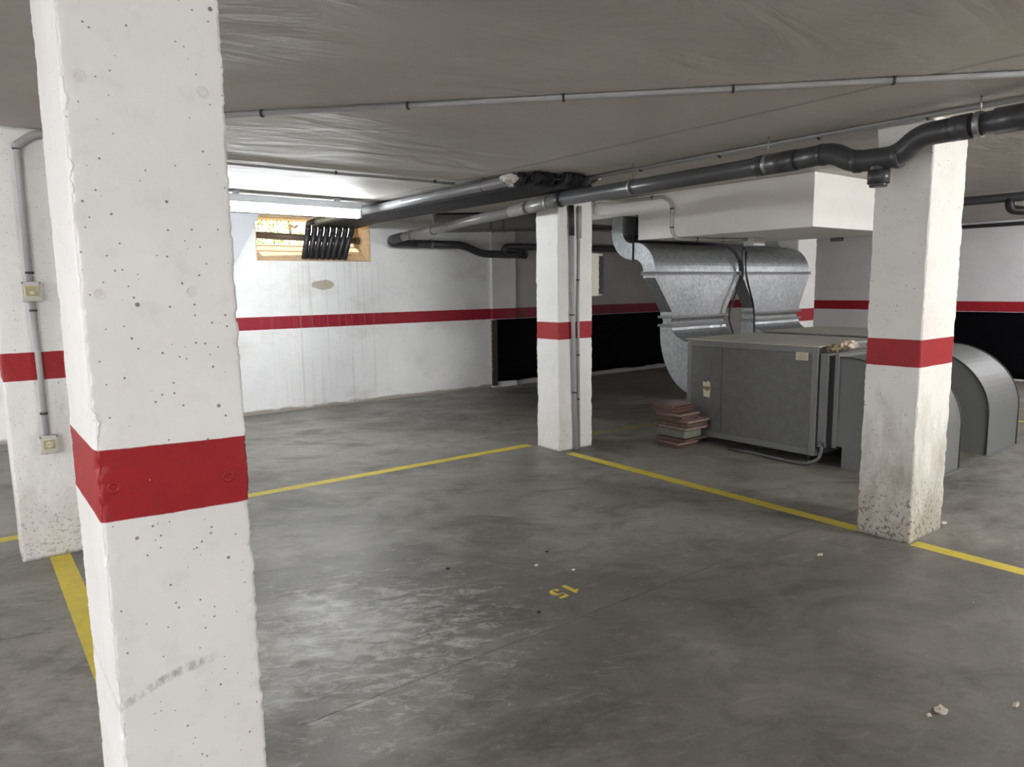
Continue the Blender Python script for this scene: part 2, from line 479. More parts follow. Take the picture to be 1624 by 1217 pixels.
MB().box(-6.4, -6.0, -7.2, WALLY, 0, CZ).build('wall_left', M['wall'])['kind'] = 'structure'
MB().box(-6.0, WALLX, -7.4, -7.0, 0, CZ).build('wall_front', M['wall'])['kind'] = 'structure'
# pilaster in the back wall, sloping stair flank left of the window, wall beam
MB().box(6.45, 6.90, WALLY - .06, WALLY, 0, CZ).build('trim_1', M['pilaster'])['kind'] = 'structure'
MB().prism([(2.975, CZ), (2.69, 1.925), (2.22, .97), (1.4, .97), (1.4, CZ)], WALLY - .10, WALLY, 'y').build('trim_2', M['flank'])['kind'] = 'structure'

# window niche
w = empty('window_1', (WX0, WALLY, WZ0)); w['kind'] = 'structure'
a = MB()
a.box(WX0, WX0 + .012, WALLY + .002, WALLY + .5, WZ0, CZ)
a.box(WX1 - .012, WX1, WALLY + .002, WALLY + .5, WZ0, CZ)
a.box(WX0, WX1, WALLY + .002, WALLY + .5, CZ - .012, CZ)
a.build('reveal', M['stone'], w)
a = MB()
a.prism([(WALLY + .002, WZ0), (WALLY + .42, WZ0), (WALLY + .42, 2.125), (WALLY + .36, 2.125), (WALLY + .10, WZ0 + .012)], WX0 + .012, WX1 - .012, 'x')
a.build('sill', M['stone'], w)
a = MB().box(4.40, WX1 - .012, WALLY + .36, WALLY + .44, WZ0 + .05, CZ - .012)
a.build('side_panel', M['stone'], w)
a = MB()
for i in range(29):
    xx = 2.98 + i * .05
    a.tube([(xx, WALLY + .43, 2.11), (xx, WALLY + .43, CZ - .01)], .0035, 5)
for k in range(7):
    a.tube([(WX0, WALLY + .432, 2.14 + k * .048), (4.42, WALLY + .432, 2.14 + k * .048)], .0035, 5)
a.build('wire_mesh', M['wire'], w)

# ------------------------------------------------------------------ pillars
def pillar(name, cx, cy, wx, wy, m, label, seed, dz=.022, chip=.012, step=.06):
    bm = bmesh.new()
    per = []
    offs = [0, .004, .010, .018, .03, .05]
    def side(L):
        mid = []
        n = max(1, int((L - .1) / step))
        mid = [.05 + (L - .1) * i / n for i in range(1, n)]
        return offs + mid + [L - o for o in offs[::-1]][:-1]
    sides = [((0, 0), (1, 0), (0, -1), wx), ((wx, 0), (0, 1), (1, 0), wy), ((wx, wy), (-1, 0), (0, 1), wx), ((0, wy), (0, -1), (-1, 0), wy)]
    for si, (o, d, nrm, L) in enumerate(sides):
        for t in side(L):
            per.append((si, t, L, (o[0] + d[0] * t, o[1] + d[1] * t), d, nrm))
    nz = int(CZ / dz)
    rings = []
    for k in range(nz + 1):
        z = CZ * k / nz
        ring = []
        for (si, t, L, q, d, nrm) in per:
            px, py = q
            d0, d1 = t, L - t
            ci, dc = (si, d0) if d0 <= d1 else ((si + 1) % 4, d1)
            a1 = noise.noise(Vector((seed * 3.1 + ci * 7.7, z * 9, .3)))
            a2 = noise.noise(Vector((seed * 1.7 + ci * 5.3, z * 38, 1.3)))
            a3 = noise.noise(Vector((seed + ci * 2.3, z * 90, 2.3)))
            a4 = noise.noise(Vector((seed + ci * 4.1, z * 210, 5.3)))
            c = .0035 + .0032 * a4 + chip * max(0, a1 * .9 + a2 * .8 + .02) + .0045 * max(-.5, a3)
            nx, ny = -nrm[0], -nrm[1]
            low = .0022 * noise.noise(Vector((px * 3 + seed, py * 3, z * 2.2)))
            inn = low
            if dc < c * 1.8:
                inn += (c * 1.8 - dc) * .55
            px += nx * inn; py += ny * inn
            if t == 0:      # true corner: move along the previous side's normal also
                pn = sides[(si - 1) % 4][2]
                px -= pn[0] * inn; py -= pn[1] * inn
            ring.append(bm.verts.new((px, py, z)))
        rings.append(ring)
    n = len(per)
    for a, b in zip(rings, rings[1:]):
        for i in range(n):
            j = (i + 1) % n
            f = bm.faces.new((a[i], a[j], b[j], b[i])); f.smooth = True
    bm.faces.new(rings[0][::-1]); bm.faces.new(rings[-1])
    bmesh.ops.recalc_face_normals(bm, faces=bm.faces)
    me = bpy.data.meshes.new(name); bm.to_mesh(me); bm.free()
    me.materials.append(m)
    o = bpy.data.objects.new(name, me); COL.objects.link(o)
    o.location = (cx, cy, 0)
    return tag(o, label, 'pillar', 'white concrete pillars with a red band', 'thing')

pillar('concrete_pillar', .2013, 1.7289, .318, .4176, M['pillar_near'], 'large nearest white concrete pillar with scuffed lower face and chipped red-banded edges', 1, .0065, .015, .05)
pillar('concrete_pillar', .16, 4.90, .43, .32, M['pillar'], 'white concrete pillar carrying a conduit with a switch box and a socket box', 2)
pillar('concrete_pillar', 4.3616, 4.9915, .4257, .3194, M['pillar_clean'], 'white red-banded concrete pillar with two grey conduits running down to the floor', 3)
pillar('concrete_pillar', 4.3414, 1.8287, .4454, .3164, M['pillar_grimy'], 'white concrete pillar with mould-speckled base in front of the arched duct hoods', 4)
pillar('concrete_pillar', 8.50, 5.12, .43, .32, M['pillar'], 'far white red-banded pillar partly hidden behind the galvanised ducts', 5)

# ------------------------------------------------------------------ floor markings
def line(pts, label, m=None):
    a = MB()
    a.bm.faces.new([a.bm.verts.new((x, y, .0012)) for x, y in pts])
    r = bmesh.ops.extrude_face_region(a.bm, geom=list(a.bm.faces))
    for v in r['geom']:
        if isinstance(v, bmesh.types.BMVert): v.co.z = .0004
    return tag(a.build('parking_line', m or M['yellow']), label, 'parking line', 'yellow parking lines', 'thing')
line([(-3.0, 5.43), (-3.0, 5.53), (4.33, 5.445), (4.33, 5.345)], 'yellow painted parking line running from behind the nearest pillar to the pillar with two conduits')
line([(4.345, 4.88), (4.445, 4.88), (4.435, 2.15), (4.335, 2.15)], 'yellow painted parking line from the two-conduit pillar to the mould-speckled pillar')
line([(4.335, 1.82), (4.435, 1.82), (4.42, -3.0), (4.32, -3.0)], 'yellow painted parking line leaving the mould-speckled pillar toward the near right corner')
line([(.292, 4.895), (.397, 4.895), (.405, 2.18), (.300, 2.18)], 'wide yellow parking line between the conduit pillar and the nearest pillar')
line([(4.95, 5.37), (4.95, 5.46), (6.3, 5.34), (6.3, 5.25)], 'faded yellow parking line beyond the two-conduit pillar near the tile stack', M['yellow_faded'])
line([(9.11, 4.6), (9.21, 4.6), (9.21, .2), (9.11, .2)], 'short glimpse of yellow parking line behind the rear arched hood')

# stencilled number 15, read from the far side (char x -> -X, char y -> -Y)
num = empty('stall_number', (2.31, 2.625, 0))
tag(num, 'small yellow stencilled number 15 upside down on the floor', 'number')
def glyph(polys, x0, y0, name='digit'):
    a = MB()
    for poly in polys:
        top = [a.bm.verts.new((x0 - px, y0 - py, .0014)) for px, py in poly]
        bot = [a.bm.verts.new((x0 - px, y0 - py, .0004)) for px, py in poly]
        a.bm.faces.new(top); a.bm.faces.new(bot[::-1])
        n = len(poly)
        for i in range(n):
            a.bm.faces.new((top[i], bot[i], bot[(i + 1) % n], top[(i + 1) % n]))
    return a.build(name, M['yellow'], num)
one = [[(.006, 0), (.034, 0), (.034, .100), (.026, .110), (.010, .096), (-.006, .090), (-.012, .080), (-.004, .074), (.006, .078)]]
glyph(one, 2.386, 2.680)
bowl = []
for i in range(15):
    t = math.radians(118 - i * 16.0)
    bowl.append((.030 + .034 * math.cos(t), .034 + .034 * math.sin(t)))
inn = []
for i in range(15):
    t = math.radians(118 - i * 16.0)
    inn.append((.022 + .015 * math.cos(t), .034 + .027 * math.sin(t)))
five = [bowl + inn[::-1],
        [(.004, .108), (.004, .060), (.010, .060), (.010, .086), (.058, .090), (.063, .108)],
        [(.000 + .010 + .013 * math.cos(2 * PI * k / 12), .016 + .013 * math.sin(2 * PI * k / 12)) for k in range(12)]]
glyph(five, 2.312, 2.676)

# ------------------------------------------------------------------ black membrane sheets on the lower walls
def sheet(name, x0, x1, along, face, label, wav, seed, ztop, zlow):
    a = MB()
    n = 70
    rows = 6
    grid = []
    for i in range(n + 1):
        t = i / n
        u = x0 + (x1 - x0) * t
        zb = zlow + wav * noise.noise(Vector((u * 1.6, seed, 0))) + wav * .4 * noise.noise(Vector((u * 7, seed, 4)))
        col = []
        for k in range(rows + 1):
            zz = max(.012, zb) + (ztop - max(.012, zb)) * k / rows
            off = .012 + .006 * noise.noise(Vector((u * 3, zz * 2, seed)))
            p = (u, face - off, zz) if along == 'x' else (face - off, u, zz)
            q = (u, face, zz) if along == 'x' else (face, u, zz)
            col.append((a.bm.verts.new(p), a.bm.verts.new(q)))
        grid.append(col)
    for i in range(n):
        for k in range(rows):
            A, B = grid[i], grid[i + 1]
            a.bm.faces.new((A[k][0], B[k][0], B[k + 1][0], A[k + 1][0])).smooth = True
            a.bm.faces.new((A[k][1], A[k + 1][1], B[k + 1][1], B[k][1]))
        A, B = grid[i], grid[i + 1]
        a.bm.faces.new((A[0][0], A[0][1], B[0][1], B[0][0]))
        a.bm.faces.new((A[rows][0], B[rows][0], B[rows][1], A[rows][1]))
    for A in (grid[0], grid[n]):
        for k in range(rows):
            a.bm.faces.new((A[k][0], A[k + 1][0], A[k + 1][1], A[k][1]))
    return a.build(name, M['membrane'])
sh = sheet('membrane_sheet', 6.50, 11.2, 'x', WALLY - .061, '', .045, 1.0, ZB - .006, .085)
tag(sh, 'black membrane sheet covering the lower back wall beyond the two-conduit pillar', 'wall sheet', 'black membrane sheets', 'thing')
a = MB().box(6.41, 6.50, WALLY - .10, WALLY - .061, .035, ZB - .012)
a.build('edge_strip', M['membrane_edge'], sh)
a = MB()
for k in range(30):
    zz = .25 + k * .026
    a.lump((6.405, WALLY - .075 - .004 * (k % 3), zz), .012 + .004 * math.sin(k), .012, .02, k * 1.3, .3, 1)
a.build('foam_bead', M['foam_yellow'], sh)
sh2 = sheet('membrane_sheet', 1.0, 5.7, 'y', WALLX - .001, '', .006, 5.0, ZB - .006, .03)
tag(sh2, 'black membrane sheet on the right wall behind the arched hoods', 'wall sheet', 'black membrane sheets', 'thing')

# ------------------------------------------------------------------ fluorescent battens
def batten(loc, rz, label, length, m, group='fluorescent battens on the ceiling'):
    o = empty('ceiling_lamp', loc, rz)
    tag(o, label, 'ceiling light', group)
    def P(mb): return mb
    h = MB(); h.box(0, length, -.068, .068, -.070, 0, bev=.008)
    hb = h.build('housing', M['batten'], None); WB[hb.name] = Vector()
    prof = [(.050 * math.cos(math.radians(180 + 180 * k / 14)), -.071 + .080 * math.sin(math.radians(180 + 180 * k / 14))) for k in range(15)]
    d = MB(); d.prism(prof, .03, length - .03, 'x')
    db = d.build('diffuser', m, None)
    caps = []
    for q0, q1 in ((0, .03), (length - .03, length)):
        e = MB(); e.box(q0, q1, -.058, .058, -.152, -.02, bev=.01)
        caps.append(e.build('end_cap', M['batten'], None))
    for q in (.25, length - .25):
        e = MB(); e.box(q - .02, q + .02, -.03, .03, -.002, .035)
        caps.append(e.build('mounting_bracket', M['batten'], None))
    for c in [hb, db] + caps:
        c.parent = o
    return o
L1 = lamp_mat('lamp_diffuser_cool', (.93, .97, 1.0, 1), 30.0)
L2 = lamp_mat('lamp_diffuser_side', (.97, .98, 1.0, 1), 155.0)
L3 = lamp_mat('lamp_diffuser_neutral', (1.0, .985, .955, 1), 140.0)
L4 = lamp_mat('lamp_diffuser_rear', (.99, .985, 1.0, 1), 122.0)
L5 = lamp_mat('lamp_diffuser_far', (.97, .96, 1.0, 1), 42.0)
batten((1.86, 6.86, CZ - .035), math.radians(4.2), 'lit fluorescent batten on the ceiling in front of the barred window', 1.52, L1)
batten((-5.0, 3.3, CZ - .035), 0, 'lit fluorescent batten on the ceiling left of the nearest pillar, out of the picture', 1.52, L2)
batten((-4.2, -2.7, CZ - .035), 0, 'lit fluorescent batten on the ceiling behind the viewer, out of the picture', 1.52, L4)
batten((5.0, -2.2, CZ - .035), 0, 'lit fluorescent batten on the ceiling right of the mould-speckled pillar, out of the picture', 1.52, L3)
batten((11.2, .9, CZ - .035), math.radians(90), 'lit fluorescent batten on the ceiling near the right wall, out of the picture', 1.52, L5)

# ------------------------------------------------------------------ pipes under the ceiling
def rods(par, pts, rpipe, dirv, m='clamp'):
    for (x, y, z) in pts:
        a = MB()
        a.ring((x, y, z), dirv, rpipe + .006, .028)
        cl = a.build('clamp', M[m], par)
        a = MB(); a.tube([(x, y, z + rpipe), (x, y, CZ)], .005, 8)
        a.build('hanger_rod', M[m], cl)

PX = 4.10
dp = empty('drain_pipe', (PX, 2.0, 2.2))
tag(dp, 'thick dark grey drain pipe hung below the ceiling with a dipped trap past the pillars', 'pipe')
a = MB(); a.tube([(PX, .2, 2.33), (PX, 1.70, 2.312)], .056, 20); a.build('pipe_run', M['pvc'], dp)
a = MB(); a.tube([(PX, 1.62, 2.312), (PX, 1.80, 2.308), (PX, 1.905, 2.215), (PX, 2.16, 2.222), (PX, 2.27, 2.292), (PX, 2.50, 2.284)], .060, 20, smoothen=.075)
a.build('trap_bend', M['pvc'], dp)
a = MB(); a.tube([(PX, 2.46, 2.284), (PX, 4.64, 2.266)], .056, 20); a.build('pipe_run', M['pvc_light'], dp)
a = MB(); a.tube([(PX, 4.60, 2.266), (4.24, 5.52, 2.25)], .055, 20); a.tube([(4.24, 5.50, 2.25), (4.70, 8.62, 2.20)], .052, 20); a.build('pipe_run', M['pvc_pale'], dp)
a = MB(); a.tube([(4.665, 8.40, 2.203), (4.73, 8.82, 2.195), (4.73, 8.84, 2.150), (5.10, 8.84, 2.148)], .060, 20, smoothen=.09); a.build('elbow', M['pvc'], dp)
a = MB(); a.tube([(5.0, 8.84, 2.148), (5.88, 8.84, 2.152), (6.22, 8.84, 2.03), (7.05, 8.84, 2.03)], .056, 20, smoothen=.12); a.build('pipe_run', M['pvc'], dp)
a = MB(); a.ring((7.02, 8.84, 2.03), (1, 0, 0), .064, .06); a.ring((7.05, 8.84, 2.03), (1, 0, 0), .035, .05); a.build('end_plug', M['pvc'], dp)
a = MB(); a.tube([(6.62, 8.84, 2.04), (6.64, 8.80, 2.14), (6.80, 8.80, 2.15), (10.4, 8.80, 2.17)], .052, 16, smoothen=.06); a.build('branch_pipe', M['pvc'], dp)
a = MB(); a.tube([(PX, 2.005, 2.215), (PX, 2.005, 2.13)], .048, 20); a.tube([(PX, 2.005, 2.155), (PX, 2.005, 2.085)], .057, 20); a.tube([(PX, 2.005, 2.09), (PX, 2.005, 2.068)], .046, 20)
cp = a.build('drop_cap', M['pvc'], dp)
for (y0, z0, w_) in ((1.60, 2.313, .09), (1.33, 2.317, .24), (2.34, 2.289, .02), (2.75, 2.282, .06), (2.60, 2.283, .20), (4.66, 2.266, .05)):
    a = MB(); a.ring((PX, y0, z0), (0, 1, -.007), .0635, w_); a.build('coupling', M['pvc'], dp)
a = MB(); a.ring((4.02 + .16, 5.22, 2.256), (.14, .9, 0), .060, .05); a.build('coupling', M['pvc_pale'], dp)
for yy, zz in ((1.905, 2.217), (2.13, 2.221)):
    a = MB(); a.ring((PX, yy, zz), (0, 1, 0), .064, .03); a.build('coupling', M['pvc'], dp)
rods(dp, [(PX, 1.52, 2.314), (PX, 2.70, 2.283), (PX, 3.84, 2.273), (PX + .04, 4.86, 2.262), (4.52, 7.4, 2.22), (4.62, 8.1, 2.208)], .058, (0, 1, 0))
a = MB(); a.ring((5.35, 8.84, 2.15), (1, 0, 0), .066, .03); a.build('clamp', M['clamp'], dp)

# bundle of pipes to the window
bz = 2.372
sp = empty('silver_pipe', (3.60, 6.5, 2.36))
tag(sp, 'silver grey pipe along the ceiling, brightest of the bundle leading to the window', 'pipe')
a = MB(); a.tube([(3.585, 4.74, 2.385), (3.60, 7.0, 2.385), (3.66, 8.9, 2.385)], .042, 18); a.build('pipe_run', M['silver_pipe'], sp)
a = MB(); a.tube([(3.64, 8.75, 2.385), (3.672, 9.08, 2.385), (3.668, 9.09, 2.30), (3.58, 9.04, 1.935)], .037, 16, smoothen=.08); a.build('drop', M['black_pipe'], sp)
for yy in (5.05, 7.6):
    a = MB(); a.ring((3.588 + (yy - 4.74) * .012, yy, 2.385), (0, 1, 0), .046, .02); a.tube([(3.59, yy, 2.42), (3.59, yy, CZ)], .005, 6); a.build('clamp', M['clip'], sp)
ords = ['second', 'third', 'fourth', 'fifth', 'sixth', 'seventh', 'eighth']
for i in range(7):
    k = i + 1
    x0, xt, xb = 3.60 + .078 * k, 3.672 + .086 * k, 3.58 + .077 * k
    q = empty('vent_pipe', (x0, 6.6, 2.34))
    tag(q, 'black plastic pipe in the ceiling bundle, its window drop %s from the left' % ords[i], 'pipe', 'black pipes bundled to the window')
    ye = 4.62 + .05 * math.sin(k * 2.1) - .03 * k
    a = MB(); a.tube([(x0 - .01, ye, CZ - .002), (x0 - .01, ye + .015, bz - .005), (x0, ye + .18, bz - .004 * (k % 2)), (x0, 7.9, bz), (xt, 8.85, bz)], .036, 14, smoothen=.07)
    a.build('pipe_run', M['bundle'], q)
    a = MB(); a.lump((x0 - .01, ye + .03, 2.402), .034, .07, .045, 10 + k, .35, 3); a.build('wrap', M['black_cloth'], q)
    a = MB(); a.tube([(xt - .012, 8.72, bz), (xt, 9.08, bz), (xt, 9.09, 2.30), (xb, 9.04, 1.935)], .0365, 14, smoothen=.07)
    a.build('drop', M['black_pipe'], q)
a = MB(); a.lump((3.60, 4.70, 2.405), .085, .07, .034, 2.0, .3); a.lump((3.64, 4.74, 2.375), .05, .05, .03, 5.0, .4)
a.build('plaster_seal', M['plaster_lump'], sp, smooth=False)['label'] = 'white plaster lump at the pipe end'
a = MB(); a.tube([(4.27, 4.55, CZ - .002), (4.28, 4.57, 2.40), (4.34, 4.66, 2.377), (4.46, 4.76, 2.377), (4.60, 4.86, 2.405)], .042, 16, smoothen=.06)
o = a.build('black_elbow', M['black_pipe']); tag(o, 'thick black curved pipe elbow at the ceiling beside the pipe bundle', 'pipe')
a = MB(); a.ring((4.60, 4.86, 2.405), (1, .6, .2), .048, .05); a.build('collar', M['black_pipe'], o)
a = MB(); a.tube([(4.42, 4.52, CZ - .002), (4.43, 4.56, 2.435), (4.47, 4.68, 2.432)], .014, 10, smoothen=.03)
tag(a.build('cream_conduit_bend', M['conduit_pale']), 'short cream conduit dropping toward the black pipe elbow', 'conduit')

# pipe across the window with a bracket on it
o = empty('window_pipe', (3.8, 9.30, 2.2)); tag(o, 'brown horizontal pipe crossing the window behind the black drops', 'pipe')
a = MB(); a.tube([(WX0 + .02, 9.27, 2.235), (4.44, 9.27, 2.195)], .043, 16); a.build('pipe_run', M['rusty'], o)
a = MB(); a.ring((4.425, 9.27, 2.195), (1, 0, 0), .05, .05); a.build('end_cap', M['rusty'], o)
a = MB(); a.tube([(3.50, 9.27, 2.26), (3.50, 9.27, 2.36)], .017, 10); a.tube([(3.50, 9.27, 2.35), (3.56, 9.26, 2.345), (3.60, 9.25, 2.37)], .014, 10); a.lump((3.50, 9.27, 2.365), .028, .028, .022, 1, .2, 2)
a.build('valve', M['stone'], o)

# far right pipes
o = empty('wall_drain_pipe', (8.6, 3.0, 2.34)); tag(o, 'dark drain pipe under the ceiling right of the mould-speckled pillar with a hooked branch', 'pipe')
a = MB(); a.tube([(8.43, 6.2, 2.362), (8.43, .5, 2.362)], .045, 14); a.build('pipe_run', M['pvc'], o)
a = MB(); a.tube([(8.43, 2.80, 2.36), (8.43, 2.80, 2.24), (8.5, 2.68, 2.225), (8.8, 2.26, 2.245)], .045, 14, smoothen=.08); a.build('branch_pipe', M['black_pipe'], o)
a = MB(); a.tube([(WALLX - .06, 7.4, 2.385), (WALLX - .06, -2, 2.385)], .030, 12); tag(a.build('wall_pipe', M['pvc']), 'thin dark pipe along the top of the right wall', 'pipe')

# ------------------------------------------------------------------ conduits on the ceiling
def conduit(name, pts, label, r=.010, m='conduit', clips=(), twin=None, smoothen=.06, group=None, cr=None):
    o = empty(name, pts[0]); tag(o, label, 'conduit', group)
    a = MB(); a.tube(pts, r, 10, smoothen=smoothen); a.build('tube', M[m], o)
    if twin:
        t = Vector(twin); a = MB(); a.tube([Vector(p) + t for p in pts], r * .75, 10, smoothen=smoothen); a.build('tube', M[m], o)
    for (c, d) in clips:
        a = MB(); a.ring(c, d, (cr or r) + .004, .012)
        a.build('clip', M['clip'], o)
    return o
zc = CZ - .016
d1 = (.70, -.714, 0)
pa, pb = Vector((.6, 4.50, zc)), Vector((5.6, -.67, zc))
def on1(x): t = (x - pa.x) / (pb.x - pa.x); return tuple(pa.lerp(pb, t))
conduit('ceiling_conduit', [pa, pb], 'long grey twin conduit crossing the ceiling diagonally above the parking bay', .014, 'conduit',
        [(on1(x), d1) for x in (1.31, 1.84, 2.37, 2.91, 3.39, 4.0)], twin=(.026, .026, .004), cr=.016)
conduit('ceiling_conduit', [(.6, 5.335, zc), (3.50, 5.36, zc)], 'thin dark conduit on the ceiling running from the near pillar to the pipe bundle', .011, 'conduit',
        [((x, 5.338, zc), (1, 0, 0)) for x in (1.2, 2.40, 3.29)])
conduit('ceiling_conduit', [(4.27, -1, zc), (4.285, 4.62, zc)], 'grey twin conduit on the ceiling above the thick drain pipe', .013, 'conduit',
        [((4.27 + .003 * (y + 1), y, zc), (0, 1, 0)) for y in (1.0, 1.84, 2.47, 3.2, 3.93)], twin=(-.028, 0, .002), cr=.016)

# pillar two conduit with switch and socket
pc = conduit('pillar_conduit', [(.75, 4.878, CZ - .03), (.42, 4.878, CZ - .03), (.335, 4.878, CZ - .10), (.333, 4.878, 1.60)], 'grey conduit on the left pillar from the ceiling bend down to the switch box', .018, 'conduit',
             [((.334, 4.878, z), (0, 0, 1)) for z in (2.335, 1.66)], smoothen=.08)
a = MB(); a.tube([(.50, 4.878, CZ - .03), (.42, 4.878, CZ - .03), (.335, 4.878, CZ - .10), (.334, 4.878, 2.335)], .0235, 12, smoothen=.08); a.build('bend_sleeve', M['conduit'], pc)
conduit('pillar_conduit', [(.333, 4.878, 1.52), (.338, 4.878, .73)], 'grey conduit on the left pillar between the switch box and the socket box', .016, 'conduit',
        [((.334, 4.878, z), (0, 0, 1)) for z in (1.45, .86)])
def wall_box(cx, cz, w_, h_, name, label, socket):
    o = empty(name, (cx, 4.90, cz)); tag(o, label, 'socket' if socket else 'switch')
    a = MB(); a.box(cx - w_ / 2, cx + w_ / 2, 4.842, 4.897, cz - h_ / 2, cz + h_ / 2, bev=.008); a.build('housing', M['grey_box'], o)
    a = MB(); a.box(cx - w_ * .36, cx + w_ * .36, 4.836, 4.843, cz - h_ * .30, cz + h_ * .36, bev=.003); a.build('lid', M['cream'], o)
    a = MB(); a.box(cx - w_ * .29, cx + w_ * .29, 4.832, 4.837, cz - h_ * .22, cz + h_ * .28, bev=.002)
    lid = a.build('window_pane' if not socket else 'socket_plate', M['cream_dark'], o)
    a = MB()
    if socket:
        a.tube([(cx, 4.833, cz + .005), (cx, 4.828, cz + .005)], .017, 16); a.build('socket_ring', M['cream'], o)
        a = MB()
        for s_ in (-1, 1): a.tube([(cx + s_ * .007, 4.829, cz + .005), (cx + s_ * .007, 4.8265, cz + .005)], .0028, 8)
        a.build('pin_hole', M['clip'], o)
    else:
        a.box(cx - .012, cx + .012, 4.826, 4.833, cz - .016, cz + .004, bev=.003); a.build('rocker', M['cream'], o)
    for s_ in (-1, 1):
        a = MB(); a.tube([(cx + s_ * w_ * .42, 4.843, cz + h_ * .43), (cx + s_ * w_ * .42, 4.839, cz + h_ * .43)], .004, 8); a.build('screw', M['clip'], o)
    a = MB(); a.box(cx - w_ * .25, cx + w_ * .25, 4.834, 4.843, cz - h_ * .46, cz - h_ * .38, bev=.002); a.build('latch', M['cream'], o)
wall_box(.333, 1.555, .100, .112, 'wall_switch', 'cream surface switch box with yellowed window on the left pillar', False)
wall_box(.343, .680, .098, .105, 'power_socket', 'cream surface power socket low on the left pillar', True)

# conduits on pillar three
yf = 4.9915
o = conduit('pillar_conduit', [(4.497, yf - .028, CZ - .19), (4.515, yf - .028, 1.2), (4.555, yf - .028, .001)], 'thicker left conduit on the two-conduit pillar, black at its top', .021, 'conduit',
            [((4.504, yf - .028, 1.28), (0, 0, 1)), ((4.532, yf - .028, .55), (0, 0, 1))], smoothen=0)
a = MB(); a.tube([(4.497, yf - .028, 2.27), (4.502, yf - .028, 2.0)], .026, 12); a.build('black_sleeve', M['black_pipe'], o)
o = conduit('pillar_conduit', [(4.605, yf - .016, CZ - .19), (4.588, yf - .016, 1.3), (4.596, yf - .016, .7), (4.600, yf - .016, .001)], 'thinner right conduit on the two-conduit pillar', .013, 'conduit',
            [((4.590, yf - .016, z), (0, 0, 1)) for z in (1.60, .90, .48)], smoothen=0)
a = MB(); a.tube([(4.605, yf - .02, 2.27), (4.600, yf - .02, 1.98)], .022, 12); a.build('sleeve', M['conduit'], o)
# electrical box on the hidden side
o = empty('mounted_electrical_box', (4.86, 5.14, 1.645)); tag(o, 'cream electrical enclosure with a torn black gasket on the side of the two-conduit pillar', 'electrical box')
a = MB(); a.box(4.789, 4.93, 5.05, 5.27, 1.445, 1.852, bev=.004); a.build('housing', M['cream'], o)
a = MB(); a.box(4.93, 4.985, 5.055, 5.265, 1.45, 1.848, bev=.004); a.build('cover', M['grey_box'], o)
a = MB()
for k in range(14):
    zz = 1.475 + k * .026
    a.box(4.938 + .010 * noise.noise(Vector((k * 1.7, 0, 0))), 4.988 + .008 * noise.noise(Vector((k * 1.3, 4, 0))), 5.046, 5.058, zz - .014, zz + .014, bev=.002)
a.build('gasket', M['black_cloth'], o)

# ------------------------------------------------------------------ plaster soffit box, stub and its conduit
BX, BY0, BY1, BZ = 5.647, 3.28, 5.21, 2.004
MB().box(BX, 7.25, BY0, BY1, BZ, CZ - .002, bev=.004).build('trim_3', M['soffit'])['kind'] = 'structure'
MB().box(BX + .002, 7.2, BY1 - .10, 6.3, 2.262, CZ - .002, bev=.004).build('trim_4', M['soffit'])['kind'] = 'structure'
o = conduit('soffit_conduit', [(4.83, 5.00, 2.27), (4.95, 5.10, 2.40), (5.35, 5.55, 2.415), (5.625, 5.45, 2.415), (5.625, 4.86, 2.405), (5.625, 4.752, 2.34), (5.625, 4.748, 2.06), (5.64, 4.70, 1.985), (5.75, 4.65, 1.984), (6.42, 4.44, 1.984)],
        'pale bent conduit running round the white ceiling box to a junction box beneath it', .016, 'conduit_pale',
        [((5.625, 4.75, 2.28), (0, 0, 1)), ((5.625, 4.748, 2.10), (0, 0, 1)), ((5.85, 4.62, 1.984), (1, -.31, 0)), ((6.15, 4.53, 1.984), (1, -.31, 0)), ((5.625, 5.0, 2.41), (0, 1, 0))], smoothen=.07)
a = MB(); a.tube([(4.80, 4.97, 2.20), (4.80, 4.965, 2.26), (4.83, 5.00, 2.29)], .022, 12, smoothen=.03); a.build('end_bend', M['conduit_pale'], o)
a = MB(); a.box(6.42, 6.62, 4.36, 4.48, 1.925, BZ, bev=.006); tag(a.build('junction_box', M['grey_box']), 'small grey junction box under the white ceiling box above the ducts', 'junction box')

